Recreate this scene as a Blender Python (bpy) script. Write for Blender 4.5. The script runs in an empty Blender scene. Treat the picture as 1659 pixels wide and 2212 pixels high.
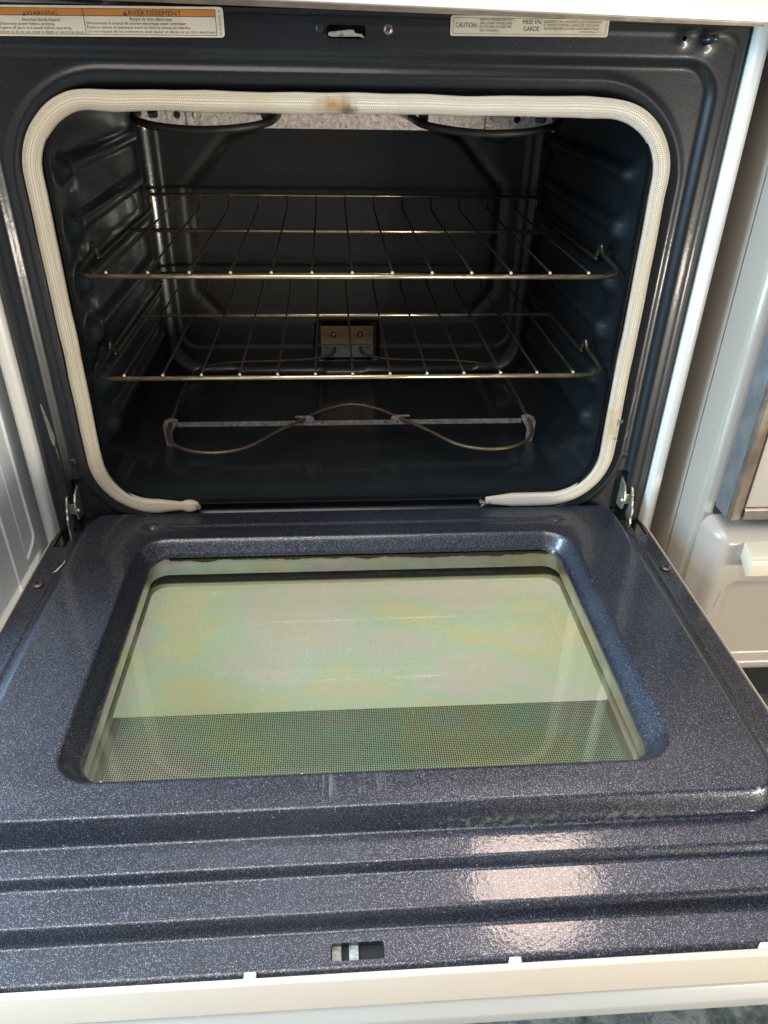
import bpy, bmesh, math, random
import numpy as np
from mathutils import Matrix, Vector
random.seed(4); rng = np.random.default_rng(4)
sc = bpy.context.scene
COL = sc.collection

# ------------------------------------------------------------------ camera
Rm = [[0.9977576502775538, -0.06468910444469723, 0.017175304327951255],
      [-0.01962743015023584, -0.5281287727006188, -0.8489374319886216],
      [0.06398777460040553, 0.8466967102876217, -0.5282142041727077]]
cam = bpy.data.cameras.new('camera'); co = bpy.data.objects.new('camera', cam); COL.objects.link(co)
M = Matrix(((Rm[0][0], -Rm[1][0], -Rm[2][0], -0.025541),
            (Rm[0][1], -Rm[1][1], -Rm[2][1], -0.801748),
            (Rm[0][2], -Rm[1][2], -Rm[2][2], 0.512533), (0, 0, 0, 1)))
co.matrix_world = M
cam.sensor_fit = 'VERTICAL'; cam.sensor_height = 36; cam.lens = 1609.305 / 2212 * 36
cam.clip_start = .02; cam.clip_end = 50
sc.camera = co

# ------------------------------------------------------------------ light
w = bpy.data.worlds.new('World'); sc.world = w; w.use_nodes = True
bg = w.node_tree.nodes['Background']; bg.inputs[0].default_value = (.86, .92, 1, 1); bg.inputs[1].default_value = .10
def area(name, loc, target, sx, sy, col, power):
    l = bpy.data.lights.new(name, 'AREA'); l.shape = 'ELLIPSE' if name.startswith('rear') else 'RECTANGLE'; l.size = sx; l.size_y = sy
    l.color = col; l.energy = power
    o = bpy.data.objects.new(name, l); COL.objects.link(o); o.location = loc
    d = Vector(target) - Vector(loc); o.rotation_euler = d.to_track_quat('-Z', 'Y').to_euler()
    return o
area('ceiling_lamp', (-.50, -1.15, 2.1), (-.05, -.2, 0), 1.9, 1.7, (1, .93, .84), 33)
area('window_light', (-1.6, -.55, .62), (0, -.25, .1), .9, 1.0, (.50, .77, 1), 58)
area('rear_ceiling_lamp', (.68, .78, 2.05), (.1, -.4, 0),   .46, .46, (1, .76, .62), 9)
area('rear_ceiling_lamp', (-1.52, .78, 2.05), (-.3, -.4, 0), .5, .42, (1, .76, .68), 9)
area('ceiling_bounce', (0, 1.75, 2.3), (0, 1.7499, 0), 3.6, 2.7, (.82, .88, 1), 38)
area('added_drawer_fill', (1.7, -1.9, -.24), (0, 0, -.2), 1.0, .2, (1, .91, .76), 26)  # low unseen lamp added to brighten the drawer below the door
sc.view_settings.view_transform = 'Standard'; sc.view_settings.look = 'None'
sc.view_settings.exposure = .74; sc.view_settings.gamma = 1
sc.view_settings.use_curve_mapping = False
sc.render.engine = 'CYCLES'
sc.cycles.max_bounces = 10; sc.cycles.transparent_max_bounces = 12; sc.cycles.glossy_bounces = 6

# ------------------------------------------------------------------ materials
def mat(name):
    m = bpy.data.materials.new(name); m.use_nodes = True
    nt = m.node_tree; b = nt.nodes['Principled BSDF']
    return m, nt, b
def N(nt, t, **k):
    n = nt.nodes.new(t)
    for a, v in k.items(): setattr(n, a, v)
    return n
def mth(nt, op, a, b=None, clamp=False):
    n = N(nt, 'ShaderNodeMath', operation=op, use_clamp=clamp)
    for i, v in enumerate((a, b)):
        if v is None: continue
        if isinstance(v, (int, float)): n.inputs[i].default_value = v
        else: nt.links.new(v, n.inputs[i])
    return n.outputs[0]
def ramp(nt, f, stops, interp='LINEAR'):
    r = N(nt, 'ShaderNodeValToRGB'); r.color_ramp.interpolation = interp
    e = r.color_ramp.elements
    while len(e) < len(stops): e.new(.5)
    for q, (p, c) in zip(e, stops): q.position = p; q.color = c if len(c) == 4 else (*c, 1)
    nt.links.new(f, r.inputs[0]); return r.outputs[0]
def noise(nt, scale, detail=2, rough=.5, vec=None, out=0):
    n = N(nt, 'ShaderNodeTexNoise'); n.inputs['Scale'].default_value = scale
    n.inputs['Detail'].default_value = detail; n.inputs['Roughness'].default_value = rough
    if vec is not None: nt.links.new(vec, n.inputs['Vector'])
    return n.outputs[out]
def mixc(nt, f, a, b):
    n = N(nt, 'ShaderNodeMix', data_type='RGBA')
    for s, v in ((n.inputs[0], f), (n.inputs[6], a), (n.inputs[7], b)):
        if isinstance(v, (int, float)): s.default_value = v
        elif isinstance(v, tuple): s.default_value = (*v, 1) if len(v) == 3 else v
        else: nt.links.new(v, s)
    return n.outputs[2]
def objco(nt): return N(nt, 'ShaderNodeNewGeometry').outputs['Position']
def bump(nt, b, h, strength, dist=.001):
    n = N(nt, 'ShaderNodeBump'); n.inputs['Strength'].default_value = strength; n.inputs['Distance'].default_value = dist
    nt.links.new(h, n.inputs['Height']); nt.links.new(n.outputs[0], b.inputs['Normal'])

def enamel(name, base, speck, amount, rough=.42, coat=.6, grime=.0, crust=False):
    m, nt, b = mat(name); oc = objco(nt)
    v = N(nt, 'ShaderNodeTexVoronoi'); v.inputs['Scale'].default_value = 1600; nt.links.new(oc, v.inputs['Vector'])
    sep = N(nt, 'ShaderNodeSeparateColor'); nt.links.new(v.outputs['Color'], sep.inputs[0])
    pick = mth(nt, 'GREATER_THAN', sep.outputs[0], 1 - amount)
    rnd = mth(nt, 'LESS_THAN', v.outputs['Distance'], .42)
    mask = mth(nt, 'MULTIPLY', pick, rnd)
    mask = mth(nt, 'MULTIPLY', mask, mth(nt, 'ADD', mth(nt, 'MULTIPLY', sep.outputs[1], .8), .2))
    v2 = N(nt, 'ShaderNodeTexVoronoi'); v2.inputs['Scale'].default_value = 420; nt.links.new(oc, v2.inputs['Vector'])
    sep2 = N(nt, 'ShaderNodeSeparateColor'); nt.links.new(v2.outputs['Color'], sep2.inputs[0])
    m2 = mth(nt, 'MULTIPLY', mth(nt, 'GREATER_THAN', sep2.outputs[0], .985), mth(nt, 'LESS_THAN', v2.outputs['Distance'], .28))
    big = noise(nt, 9, 3, .55, oc)
    basec = mixc(nt, ramp(nt, big, [(.35, (0, 0, 0)), (.7, (1, 1, 1))]), tuple(x * .8 for x in base), tuple(x * 1.25 for x in base))
    c = mixc(nt, mask, basec, speck)
    c = mixc(nt, mth(nt, 'MULTIPLY', m2, .4), c, speck)
    if grime:
        g = noise(nt, 38, 6, .7, oc)
        gm = mth(nt, 'MULTIPLY', ramp(nt, g, [(.6, (0, 0, 0)), (.72, (1, 1, 1))]), grime)
        c = mixc(nt, gm, c, (.11, .105, .10))
    if crust:   # dried residue along the riser, wipe marks on the plateau, spots of baked grease
        sp = N(nt, 'ShaderNodeSeparateXYZ'); nt.links.new(oc, sp.inputs[0]); X, Y = sp.outputs[0], sp.outputs[1]
        def win(v, a, b, s_): return mth(nt, 'MULTIPLY', ramp(nt, mth(nt, 'DIVIDE', mth(nt, 'SUBTRACT', v, a - s_), s_ * 1.0), [(0, (0, 0, 0)), (1, (1, 1, 1))]), ramp(nt, mth(nt, 'DIVIDE', mth(nt, 'SUBTRACT', b + s_, v), s_ * 1.0), [(0, (0, 0, 0)), (1, (1, 1, 1))]))
        mp = N(nt, 'ShaderNodeMapping'); nt.links.new(oc, mp.inputs[0]); mp.inputs['Scale'].default_value = (1, 2.2, 1)
        n1 = ramp(nt, noise(nt, 210, 5, .7, mp.outputs[0]), [(.50, (0, 0, 0)), (.57, (1, 1, 1))])
        k1 = mth(nt, 'MULTIPLY', n1, mth(nt, 'MULTIPLY', win(X, .06, .21, .03), win(Y, -.4405, -.4375, .0012)))
        c = mixc(nt, mth(nt, 'MULTIPLY', k1, .8), c, (.13, .125, .12))
        mp2 = N(nt, 'ShaderNodeMapping'); nt.links.new(oc, mp2.inputs[0]); mp2.inputs['Scale'].default_value = (9, .5, 1)
        n2_ = ramp(nt, noise(nt, 28, 3, .6, mp2.outputs[0]), [(.56, (0, 0, 0)), (.66, (1, 1, 1))])
        k2 = mth(nt, 'MULTIPLY', n2_, mth(nt, 'MULTIPLY', win(X, -.045, .03, .01), win(Y, -.420, -.405, .006)))
        c = mixc(nt, mth(nt, 'MULTIPLY', k2, .55), c, (.20, .20, .20))
        n3 = ramp(nt, noise(nt, 75, 6, .75, oc), [(.66, (0, 0, 0)), (.70, (1, 1, 1))])
        c = mixc(nt, mth(nt, 'MULTIPLY', n3, .55), c, (.035, .022, .016))
        wipe = noise(nt, 6, 4, .6, mp.outputs[0]); c = mixc(nt, ramp(nt, wipe, [(.45, (0, 0, 0)), (.75, (.22, .22, .22))]), c, (.085, .085, .095))
    nt.links.new(c, b.inputs['Base Color'])
    b.inputs['Roughness'].default_value = rough
    b.inputs['Metallic'].default_value = 0
    mm = mth(nt, 'MULTIPLY', mask, 1.6, True); nt.links.new(mm, b.inputs['Metallic'])
    b.inputs['Coat Weight'].default_value = coat
    cr = ramp(nt, noise(nt, 14, 5, .65, oc), [(.3, (.04, .04, .04)), (.75, (.13, .13, .13))])
    nt.links.new(cr, b.inputs['Coat Roughness'])
    h = mth(nt, 'ADD', mth(nt, 'MULTIPLY', noise(nt, 320, 2, .5, oc), .6), noise(nt, 60, 2, .5, oc))
    bump(nt, b, h, .16, .0008)
    n2 = nt.nodes[-1]
    nt.links.new(n2.outputs[0], b.inputs['Coat Normal'])
    return m

M_door = enamel('speckled_enamel', (.009, .0105, .018), (.54, .57, .72), .36, .44, .5, crust=True)
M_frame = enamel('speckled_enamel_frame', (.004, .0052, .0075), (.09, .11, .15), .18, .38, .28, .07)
M_cav = enamel('speckled_enamel_cavity', (.010, .0145, .018), (.24, .31, .36), .22, .36, .5, .15)
M_back = enamel('warm_sheen_enamel', (.021, .017, .015), (.12, .10, .09), .16, .34, .5, .1)  # warm sheen on the back wall put into its base colour

def simple(name, col, rough=.5, metal=0, coat=0, nscale=0, var=.15, bstr=0, bscale=200, grime=None):
    m, nt, b = mat(name); oc = objco(nt)
    c = col
    f = noise(nt, nscale or 12, 4, .6, oc)
    c = mixc(nt, ramp(nt, f, [(.3, (0, 0, 0)), (.7, (1, 1, 1))]), tuple(x * (1 - var) for x in col), tuple(min(1, x * (1 + var)) for x in col))
    if grime:
        g = noise(nt, grime[1], 6, .72, oc)
        c = mixc(nt, ramp(nt, g, [(grime[2], (0, 0, 0)), (grime[2] + .06, (1, 1, 1))]), c, grime[0])
    nt.links.new(c, b.inputs['Base Color'])
    b.inputs['Roughness'].default_value = rough; b.inputs['Metallic'].default_value = metal; b.inputs['Coat Weight'].default_value = coat
    b.inputs['Coat Roughness'].default_value = .1
    if bstr: bump(nt, b, noise(nt, bscale, 3, .55, oc), bstr, .001)
    return m
M_white = simple('white_enamel', (.78, .76, .71), .3, 0, .4, 6, .04, .1, 420, ((.45, .36, .22), 26, .72))
M_skin = simple('door_skin_enamel', (.68, .60, .51), .35, 0, .3, 5, .05, .05, 300, ((.42, .28, .10), 20, .70))
M_white2 = simple('textured_white_enamel', (.80, .79, .76), .35, 0, .3, 8, .04, .5, 520)
M_black = simple('black_gap', (.008, .008, .008), .8, 0, 0, 10, .2)
M_silver = simple('bright_aluminium', (.78, .69, .67), .38, .7, 0, 30, .1, .05, 200)
M_zinc = simple('galvanised_steel', (.66, .57, .55), .6, .1, 0, 160, .35, .1, 600, ((.27, .20, .19), 230, .54))
M_grip = simple('grey_white_handle', (.50, .50, .48), .38, 0, .2, 5, .05)
M_dull2 = simple('slot_strip_steel', (.34, .37, .36), .5, .1, 0, 300, .5)
M_dull = simple('dull_scaled_steel', (.26, .235, .225), .65, .15, 0, 150, .45, .2, 500, ((.10, .08, .07), 200, .56))
M_chrome = simple('warm_lit_chrome', (.86, .68, .45), .26, .9, 0, 60, .25, .05, 400)  # warm highlight on the bars put into a brighter gold colour
M_wire = simple('dull_rack_wire', (.13, .11, .09), .35, .8, 0, 60, .35, .05, 400)
M_bead = simple('weld_bead_metal', (.62, .52, .40), .35, .6, 0, 60, .2)
M_railm = simple('dark_rail_wire', (.17, .14, .10), .34, .85, 0, 60, .35, .05, 400)  # darker copy of the rack chrome for the side rails
M_elem = simple('heating_element_sheath', (.045, .040, .036), .5, .5, 0, 60, .3, .1, 600)
M_elem2 = simple('bake_element_sheath', (.17, .13, .085), .48, .7, 0, 50, .3, .1, 600, ((.10, .07, .05), 90, .62))
M_screw = simple('browned_screw', (.26, .20, .17), .32, .8, 0, 300, .4, .3, 900)
M_darkscrew = simple('dark_screw', (.05, .047, .045), .4, .6, 0, 300, .4, .3, 900)
M_hinge = simple('zinc_plated_hinge', (.42, .43, .38), .42, .75, 0, 80, .3, .3, 500, ((.16, .13, .09), 60, .58))
M_goo = simple('baked_on_residue', (.10, .045, .022), .7, 0, 0, 300, .5, .6, 700)
M_chip = simple('chipped_enamel', (.62, .62, .62), .6, 0, 0, 300, .2, .4, 900)
M_crust = simple('grey_crust', (.16, .15, .145), .75, 0, 0, 200, .4, .5, 900)
M_lwall = simple('pale_grey_appliance_steel', (.78, .81, .86), .45, 0, .15, 3, .04, .05, 300)
M_lridge = simple('lit_ridge', (.85, .87, .90), .4, 0, .2, 3, .04)  # light caught by the pressed ridges, put into a paler tone
M_beige = simple('cream_enamel', (.40, .35, .30), .30, 0, .35, 4, .05, .05, 300, ((.30, .2, .12), 18, .76))
M_steel = simple('brushed_grey_steel', (.23, .23, .235), .5, .5, 0, 30, .25, .1, 300)
M_trim = simple('bronze_trim', (.36, .29, .23), .35, .75, 0, 40, .3, .05, 300)
M_drawer = simple('range_drawer_enamel', (.86, .85, .79), .35, 0, .3, 5, .05)
M_handle = simple('cream_plastic', (.66, .56, .42), .42, 0, 0, 8, .05)
M_label = simple('label_paper', (.72, .66, .56), .5, 0, .15, 50, .08, .05, 300)
M_labelb = simple('label_foil', (.58, .50, .38), .42, .3, .15, 50, .12, .05, 300)
M_orange = simple('label_orange', (.56, .22, .045), .5, 0, .1, 50, .1)
M_ink = simple('label_ink', (.035, .022, .018), .6, 0, 0, 50, .1)
M_ink2 = simple('label_small_ink', (.13, .10, .07), .6, 0, 0, 50, .1)
M_bglass = simple('lamp_cover_glass', (.10, .11, .10), .12, 0, .6, 8, .1)

def plate_mat():
    m, nt, b = mat('heat_tinted_plate'); oc = objco(nt)
    sx = N(nt, 'ShaderNodeSeparateXYZ'); nt.links.new(oc, sx.inputs[0])
    t = mth(nt, 'ADD', mth(nt, 'MULTIPLY', mth(nt, 'SUBTRACT', sx.outputs[2], .052), 22), mth(nt, 'MULTIPLY', noise(nt, 60, 3, .5, oc), .35))
    c = ramp(nt, t, [(.40, (.44, .40, .38)), (.85, (.36, .26, .17)), (1, (.26, .17, .09))])
    nt.links.new(c, b.inputs['Base Color']); b.inputs['Metallic'].default_value = .6; b.inputs['Roughness'].default_value = .42
    return m
M_plate = plate_mat()

def gasket_mat():
    m, nt, b = mat('woven_fibreglass'); uv = N(nt, 'ShaderNodeUVMap').outputs[0]; oc = objco(nt)
    s = N(nt, 'ShaderNodeSeparateXYZ'); nt.links.new(uv, s.inputs[0])
    U, V = s.outputs[0], s.outputs[1]        # metres along, metres around
    fv = mth(nt, 'FLOOR', mth(nt, 'MULTIPLY', V, 620))
    par = mth(nt, 'MULTIPLY', mth(nt, 'MODULO', fv, 2), .5)
    uu = mth(nt, 'FRACT', mth(nt, 'ADD', mth(nt, 'MULTIPLY', U, 480), par))
    vv = mth(nt, 'FRACT', mth(nt, 'MULTIPLY', V, 620))
    h = mth(nt, 'MULTIPLY', mth(nt, 'SINE', mth(nt, 'MULTIPLY', uu, math.pi)), mth(nt, 'SINE', mth(nt, 'MULTIPLY', vv, math.pi)))
    rib = mth(nt, 'ABSOLUTE', mth(nt, 'SINE', mth(nt, 'MULTIPLY', V, 420)))
    c = mixc(nt, mth(nt, 'MULTIPLY', mth(nt, 'POWER', h, .6), mth(nt, 'ADD', mth(nt, 'MULTIPLY', rib, .45), .55)), (.30, .25, .19), (.84, .77, .66))
    dirt = ramp(nt, noise(nt, 17, 5, .6, oc), [(.42, (0, 0, 0)), (.75, (.85, .85, .85))])
    c = mixc(nt, dirt, c, (.52, .44, .33))
    # scorch mark left by heat at the top middle and by the broken edge
    def blob(x, z, rx, rz, col, c, amt):
        sp = N(nt, 'ShaderNodeSeparateXYZ'); nt.links.new(oc, sp.inputs[0])
        dx = mth(nt, 'DIVIDE', mth(nt, 'SUBTRACT', sp.outputs[0], x), rx); dz = mth(nt, 'DIVIDE', mth(nt, 'SUBTRACT', sp.outputs[2], z), rz)
        d = mth(nt, 'SQRT', mth(nt, 'ADD', mth(nt, 'MULTIPLY', dx, dx), mth(nt, 'MULTIPLY', dz, dz)))
        d = mth(nt, 'ADD', d, mth(nt, 'MULTIPLY', noise(nt, 70, 4, .6, oc), .9))
        f = ramp(nt, d, [(.45, (amt,) * 3), (1.35, (0, 0, 0))])
        return mixc(nt, f, c, col)
    c = blob(-.020, .466, .044, .022, (.30, .18, .06), c, .95)
    c = blob(-.005, .462, .018, .009, (.10, .06, .035), c, .9)
    c = blob(.16, .47, .05, .012, (.55, .46, .36), c, .5)
    c = blob(-.31, .05, .04, .05, (.45, .38, .27), c, .6)
    c = blob(-.09, .471, .03, .02, (.50, .40, .20), c, .5)
    c = blob(.309, .13, .02, .06, (.42, .28, .13), c, .7)
    nt.links.new(c, b.inputs['Base Color']); b.inputs['Roughness'].default_value = .75
    bump(nt, b, h, .7, .0006)
    return m
M_gasket = gasket_mat()

def glass_mat(name, tint, refl, rough=.03, dots=False, specks=False):
    m = bpy.data.materials.new(name); m.use_nodes = True; nt = m.node_tree; nt.nodes.clear()
    out = N(nt, 'ShaderNodeOutputMaterial'); oc = objco(nt)
    tr = N(nt, 'ShaderNodeBsdfTransparent')
    mpt = N(nt, 'ShaderNodeMapping'); nt.links.new(oc, mpt.inputs[0]); mpt.inputs['Scale'].default_value = (1, 1.8, 1)
    tn = ramp(nt, noise(nt, 6.5, 2, .5, mpt.outputs[0]), [(.30, (1, .92, .82)), (.42, (.97, .95, .93)), (.50, (.84, .99, .84)), (.60, (1, .97, .70)), (.74, (.93, .98, 1))])
    nt.links.new(mixc(nt, 1.0 if specks else 0.0, tuple(tint), tn), tr.inputs[0])
    gl = N(nt, 'ShaderNodeBsdfGlossy'); gl.inputs['Roughness'].default_value = rough
    irid = ramp(nt, noise(nt, 7, 2, .5, oc), [(.3, (.80, .74, .86)), (.5, (.72, .92, .72)), (.7, (.93, .80, .70))])
    nt.links.new(irid, gl.inputs[0])
    fr = N(nt, 'ShaderNodeFresnel'); fr.inputs[0].default_value = 1.5
    fac = mth(nt, 'MULTIPLY', fr.outputs[0], refl, True)
    mx = N(nt, 'ShaderNodeMixShader'); nt.links.new(fac, mx.inputs[0]); nt.links.new(tr.outputs[0], mx.inputs[1]); nt.links.new(gl.outputs[0], mx.inputs[2])
    res = mx.outputs[0]
    df = N(nt, 'ShaderNodeBsdfDiffuse')
    if specks:
        v = N(nt, 'ShaderNodeTexVoronoi'); v.inputs['Scale'].default_value = 120; nt.links.new(oc, v.inputs['Vector'])
        sp = N(nt, 'ShaderNodeSeparateColor'); nt.links.new(v.outputs['Color'], sp.inputs[0])
        mk = mth(nt, 'MULTIPLY', mth(nt, 'GREATER_THAN', sp.outputs[0], .975), mth(nt, 'LESS_THAN', v.outputs['Distance'], .09))
        # wiped streaks of old grease
        mp = N(nt, 'ShaderNodeMapping'); nt.links.new(oc, mp.inputs[0]); mp.inputs['Scale'].default_value = (6, 90, 6); mp.inputs['Rotation'].default_value = (0, 0, .5)
        stk = ramp(nt, noise(nt, 3, 5, .6, mp.outputs[0]), [(.55, (0, 0, 0)), (.8, (.05, .05, .05))])
        mk = mth(nt, 'ADD', mk, stk, True)
        mk = mth(nt, 'ADD', mk, .012, True)
        df.inputs[0].default_value = (.72, .74, .62, 1)
        m2 = N(nt, 'ShaderNodeMixShader'); nt.links.new(mk, m2.inputs[0]); nt.links.new(res, m2.inputs[1]); nt.links.new(df.outputs[0], m2.inputs[2]); res = m2.outputs[0]
    if dots:
        s = N(nt, 'ShaderNodeSeparateXYZ'); nt.links.new(oc, s.inputs[0]); X, Y = s.outputs[0], s.outputs[1]
        c = 1 / .0021
        xs = mth(nt, 'MULTIPLY', mth(nt, 'ADD', X, 2), c); ys = mth(nt, 'MULTIPLY', mth(nt, 'ADD', Y, 2), c)
        u = mth(nt, 'SUBTRACT', mth(nt, 'FRACT', xs), .5); v = mth(nt, 'SUBTRACT', mth(nt, 'FRACT', ys), .5)
        par = mth(nt, 'MODULO', mth(nt, 'ADD', mth(nt, 'FLOOR', xs), mth(nt, 'FLOOR', ys)), 2)
        sg = mth(nt, 'SUBTRACT', mth(nt, 'MULTIPLY', par, 2), 1)
        sv = mth(nt, 'MULTIPLY', sg, v)
        a = mth(nt, 'ABSOLUTE', mth(nt, 'ADD', u, sv)); bb = mth(nt, 'ABSOLUTE', mth(nt, 'SUBTRACT', u, sv))
        k = mth(nt, 'MULTIPLY', mth(nt, 'LESS_THAN', mth(nt, 'ABSOLUTE', mth(nt, 'SUBTRACT', a, .2)), .12), mth(nt, 'LESS_THAN', bb, .52))
        inx = mth(nt, 'LESS_THAN', mth(nt, 'ABSOLUTE', X), .2385)
        iny = mth(nt, 'LESS_THAN', Y, -.131)
        ins = mth(nt, 'MULTIPLY', inx, iny)
        k = mth(nt, 'ADD', mth(nt, 'MULTIPLY', mth(nt, 'MAXIMUM', k, .11), ins), mth(nt, 'MULTIPLY', mth(nt, 'SUBTRACT', 1, ins), .28))
        nt.links.new(mixc(nt, ins, (.90, .82, .62), (.80, .90, .82)), df.inputs[0])
        tl = N(nt, 'ShaderNodeBsdfTranslucent'); tl.inputs[0].default_value = (.6, .6, .5, 1)
        ma = N(nt, 'ShaderNodeMixShader'); ma.inputs[0].default_value = .3; nt.links.new(df.outputs[0], ma.inputs[1]); nt.links.new(tl.outputs[0], ma.inputs[2])
        m2 = N(nt, 'ShaderNodeMixShader'); nt.links.new(k, m2.inputs[0]); nt.links.new(res, m2.inputs[1]); nt.links.new(ma.outputs[0], m2.inputs[2]); res = m2.outputs[0]
    nt.links.new(res, out.inputs[0])
    return m
M_ginner = glass_mat('coated_inner_glass', (.965, .975, .94), 2.0, .03, specks=True)
M_gouter = glass_mat('patterned_outer_glass', (.97, .985, .965), 1.3, .03, dots=True)

def floor_shading():
    m, nt, b = mat('mottled_vinyl'); oc = objco(nt)
    f = noise(nt, 42, 6, .75, oc)
    c = ramp(nt, f, [(.38, (.06, .075, .075)), (.5, (.16, .18, .17)), (.58, (.30, .31, .27)), (.7, (.12, .13, .14))])
    nt.links.new(c, b.inputs['Base Color']); b.inputs['Roughness'].default_value = .45
    return m
M_floor = floor_shading()

# ------------------------------------------------------------------ mesh helpers
def link(name, me, mt, parent=None, smooth=True):
    if smooth:
        for p in me.polygons: p.use_smooth = True
    me.materials.append(mt)
    o = bpy.data.objects.new(name, me); COL.objects.link(o)
    if parent is not None:
        o.parent = parent
        r = parent
        while r.parent: r = r.parent
        me.transform(Matrix.Translation(-r.location))
    return o
def root(name, loc, label, cat, group=None):
    o = bpy.data.objects.new(name, None); COL.objects.link(o); o.location = loc; o.empty_display_size = .05
    o['label'] = label; o['category'] = cat
    if group: o['group'] = group
    return o
def frombm(name, bm, mt, parent=None, smooth=False, bevel=0, seg=2):
    if bevel:
        bmesh.ops.bevel(bm, geom=[e for e in bm.edges], offset=bevel, segments=seg, affect='EDGES', profile=.5)
    bmesh.ops.recalc_face_normals(bm, faces=bm.faces)
    me = bpy.data.meshes.new(name); bm.to_mesh(me); bm.free()
    o = link(name, me, mt, parent, smooth or bevel > 0)
    if bevel: 
        try: me.set_sharp_from_angle(angle=math.radians(40))
        except Exception: pass
    return o
def bbox(bm, x0, x1, y0, y1, z0, z1):
    r = bmesh.ops.create_cube(bm, size=1)
    for v in r['verts']:
        v.co = Vector(((x0 + x1) / 2 + v.co.x * (x1 - x0), (y0 + y1) / 2 + v.co.y * (y1 - y0), (z0 + z1) / 2 + v.co.z * (z1 - z0)))
    return r['verts']
def box(name, x0, x1, y0, y1, z0, z1, mt, parent=None, bevel=0, seg=2):
    bm = bmesh.new(); bbox(bm, x0, x1, y0, y1, z0, z1)
    return frombm(name, bm, mt, parent, bevel=bevel, seg=seg)
def catmull(P, n=8, closed=False):
    P = [np.array(p, float) for p in P]; out = []
    for i in range(len(P) - 1):
        p0 = P[i - 1] if i else 2 * P[0] - P[1]; p1 = P[i]; p2 = P[i + 1]
        p3 = P[i + 2] if i + 2 < len(P) else 2 * P[-1] - P[-2]
        for k in range(n):
            t = k / n
            out.append(.5 * (2 * p1 + (p2 - p0) * t + (2 * p0 - 5 * p1 + 4 * p2 - p3) * t * t + (3 * p1 - p0 - 3 * p2 + p3) * t ** 3))
    out.append(P[-1]); return out
def sweep(bm, P, r, k=10, ry=None, cap=True, up=(0, 0, 1)):
    P = [np.array(p, float) for p in P]; n = len(P); ry = ry or r
    T = [P[min(i + 1, n - 1)] - P[max(i - 1, 0)] for i in range(n)]; T = [t / (np.linalg.norm(t) + 1e-12) for t in T]
    u = np.array(up, float); u -= T[0] * (u @ T[0])
    if np.linalg.norm(u) < 1e-3: u = np.array((1., 0, 0)); u -= T[0] * (u @ T[0])
    u /= np.linalg.norm(u); rings = []
    for i in range(n):
        u = u - T[i] * (u @ T[i]); u /= np.linalg.norm(u); v = np.cross(T[i], u)
        rr = r[i] if isinstance(r, (list, tuple)) else r
        rings.append([bm.verts.new(P[i] + rr * math.cos(2 * math.pi * j / k) * u + rr * math.sin(2 * math.pi * j / k) * v) for j in range(k)])
    for a, b in zip(rings, rings[1:]):
        for j in range(k): bm.faces.new((a[j], a[(j + 1) % k], b[(j + 1) % k], b[j]))
    if cap: bm.faces.new(rings[0][::-1]); bm.faces.new(rings[-1])
def tube(name, P, r, mt, parent=None, k=10, smoothn=0):
    bm = bmesh.new(); sweep(bm, catmull(P, smoothn) if smoothn else P, r, k)
    return frombm(name, bm, mt, parent, smooth=True)
def prism(bm, pts, axis, a, b):
    """pts 2-D polygon extruded along axis (0,1,2) from a to b"""
    o = [i for i in range(3) if i != axis]
    def mk(p, t):
        c = [0, 0, 0]; c[axis] = t; c[o[0]] = p[0]; c[o[1]] = p[1]; return bm.verts.new(c)
    A = [mk(p, a) for p in pts]; B = [mk(p, b) for p in pts]
    bm.faces.new(A); bm.faces.new(B[::-1]); n = len(pts)
    for i in range(n): bm.faces.new((A[i], B[i], B[(i + 1) % n], A[(i + 1) % n]))
def lathe(bm, prof, centre, axis, k=24):
    """prof: (radius, height) pairs; axis unit vector"""
    ax = Vector(axis).normalized(); q = ax.to_track_quat('Z', 'Y').to_matrix(); c = Vector(centre)
    rings = []
    for r, h in prof:
        rings.append([bm.verts.new(c + q @ Vector((max(r, 1e-5) * math.cos(2 * math.pi * j / k), max(r, 1e-5) * math.sin(2 * math.pi * j / k), h))) for j in range(k)])
    for a, b in zip(rings, rings[1:]):
        for j in range(k): bm.faces.new((a[j], a[(j + 1) % k], b[(j + 1) % k], b[j]))
    bm.faces.new(rings[-1])
def sdrr(x, y, x0, x1, y0, y1, r):
    cx, cy, hx, hy = (x0 + x1) / 2, (y0 + y1) / 2, (x1 - x0) / 2, (y1 - y0) / 2
    qx = np.abs(x - cx) - hx + r; qy = np.abs(y - cy) - hy + r
    return np.hypot(np.maximum(qx, 0), np.maximum(qy, 0)) + np.minimum(np.maximum(qx, qy), 0) - r
def sdseg(x, y, ax, ay, bx, by):
    dx, dy = bx - ax, by - ay; t = np.clip(((x - ax) * dx + (y - ay) * dy) / (dx * dx + dy * dy), 0, 1)
    return np.hypot(x - ax - t * dx, y - ay - t * dy)
def ss(a, b, x):
    t = np.clip((x - a) / (b - a), 0, 1); return t * t * (3 - 2 * t)
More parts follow.
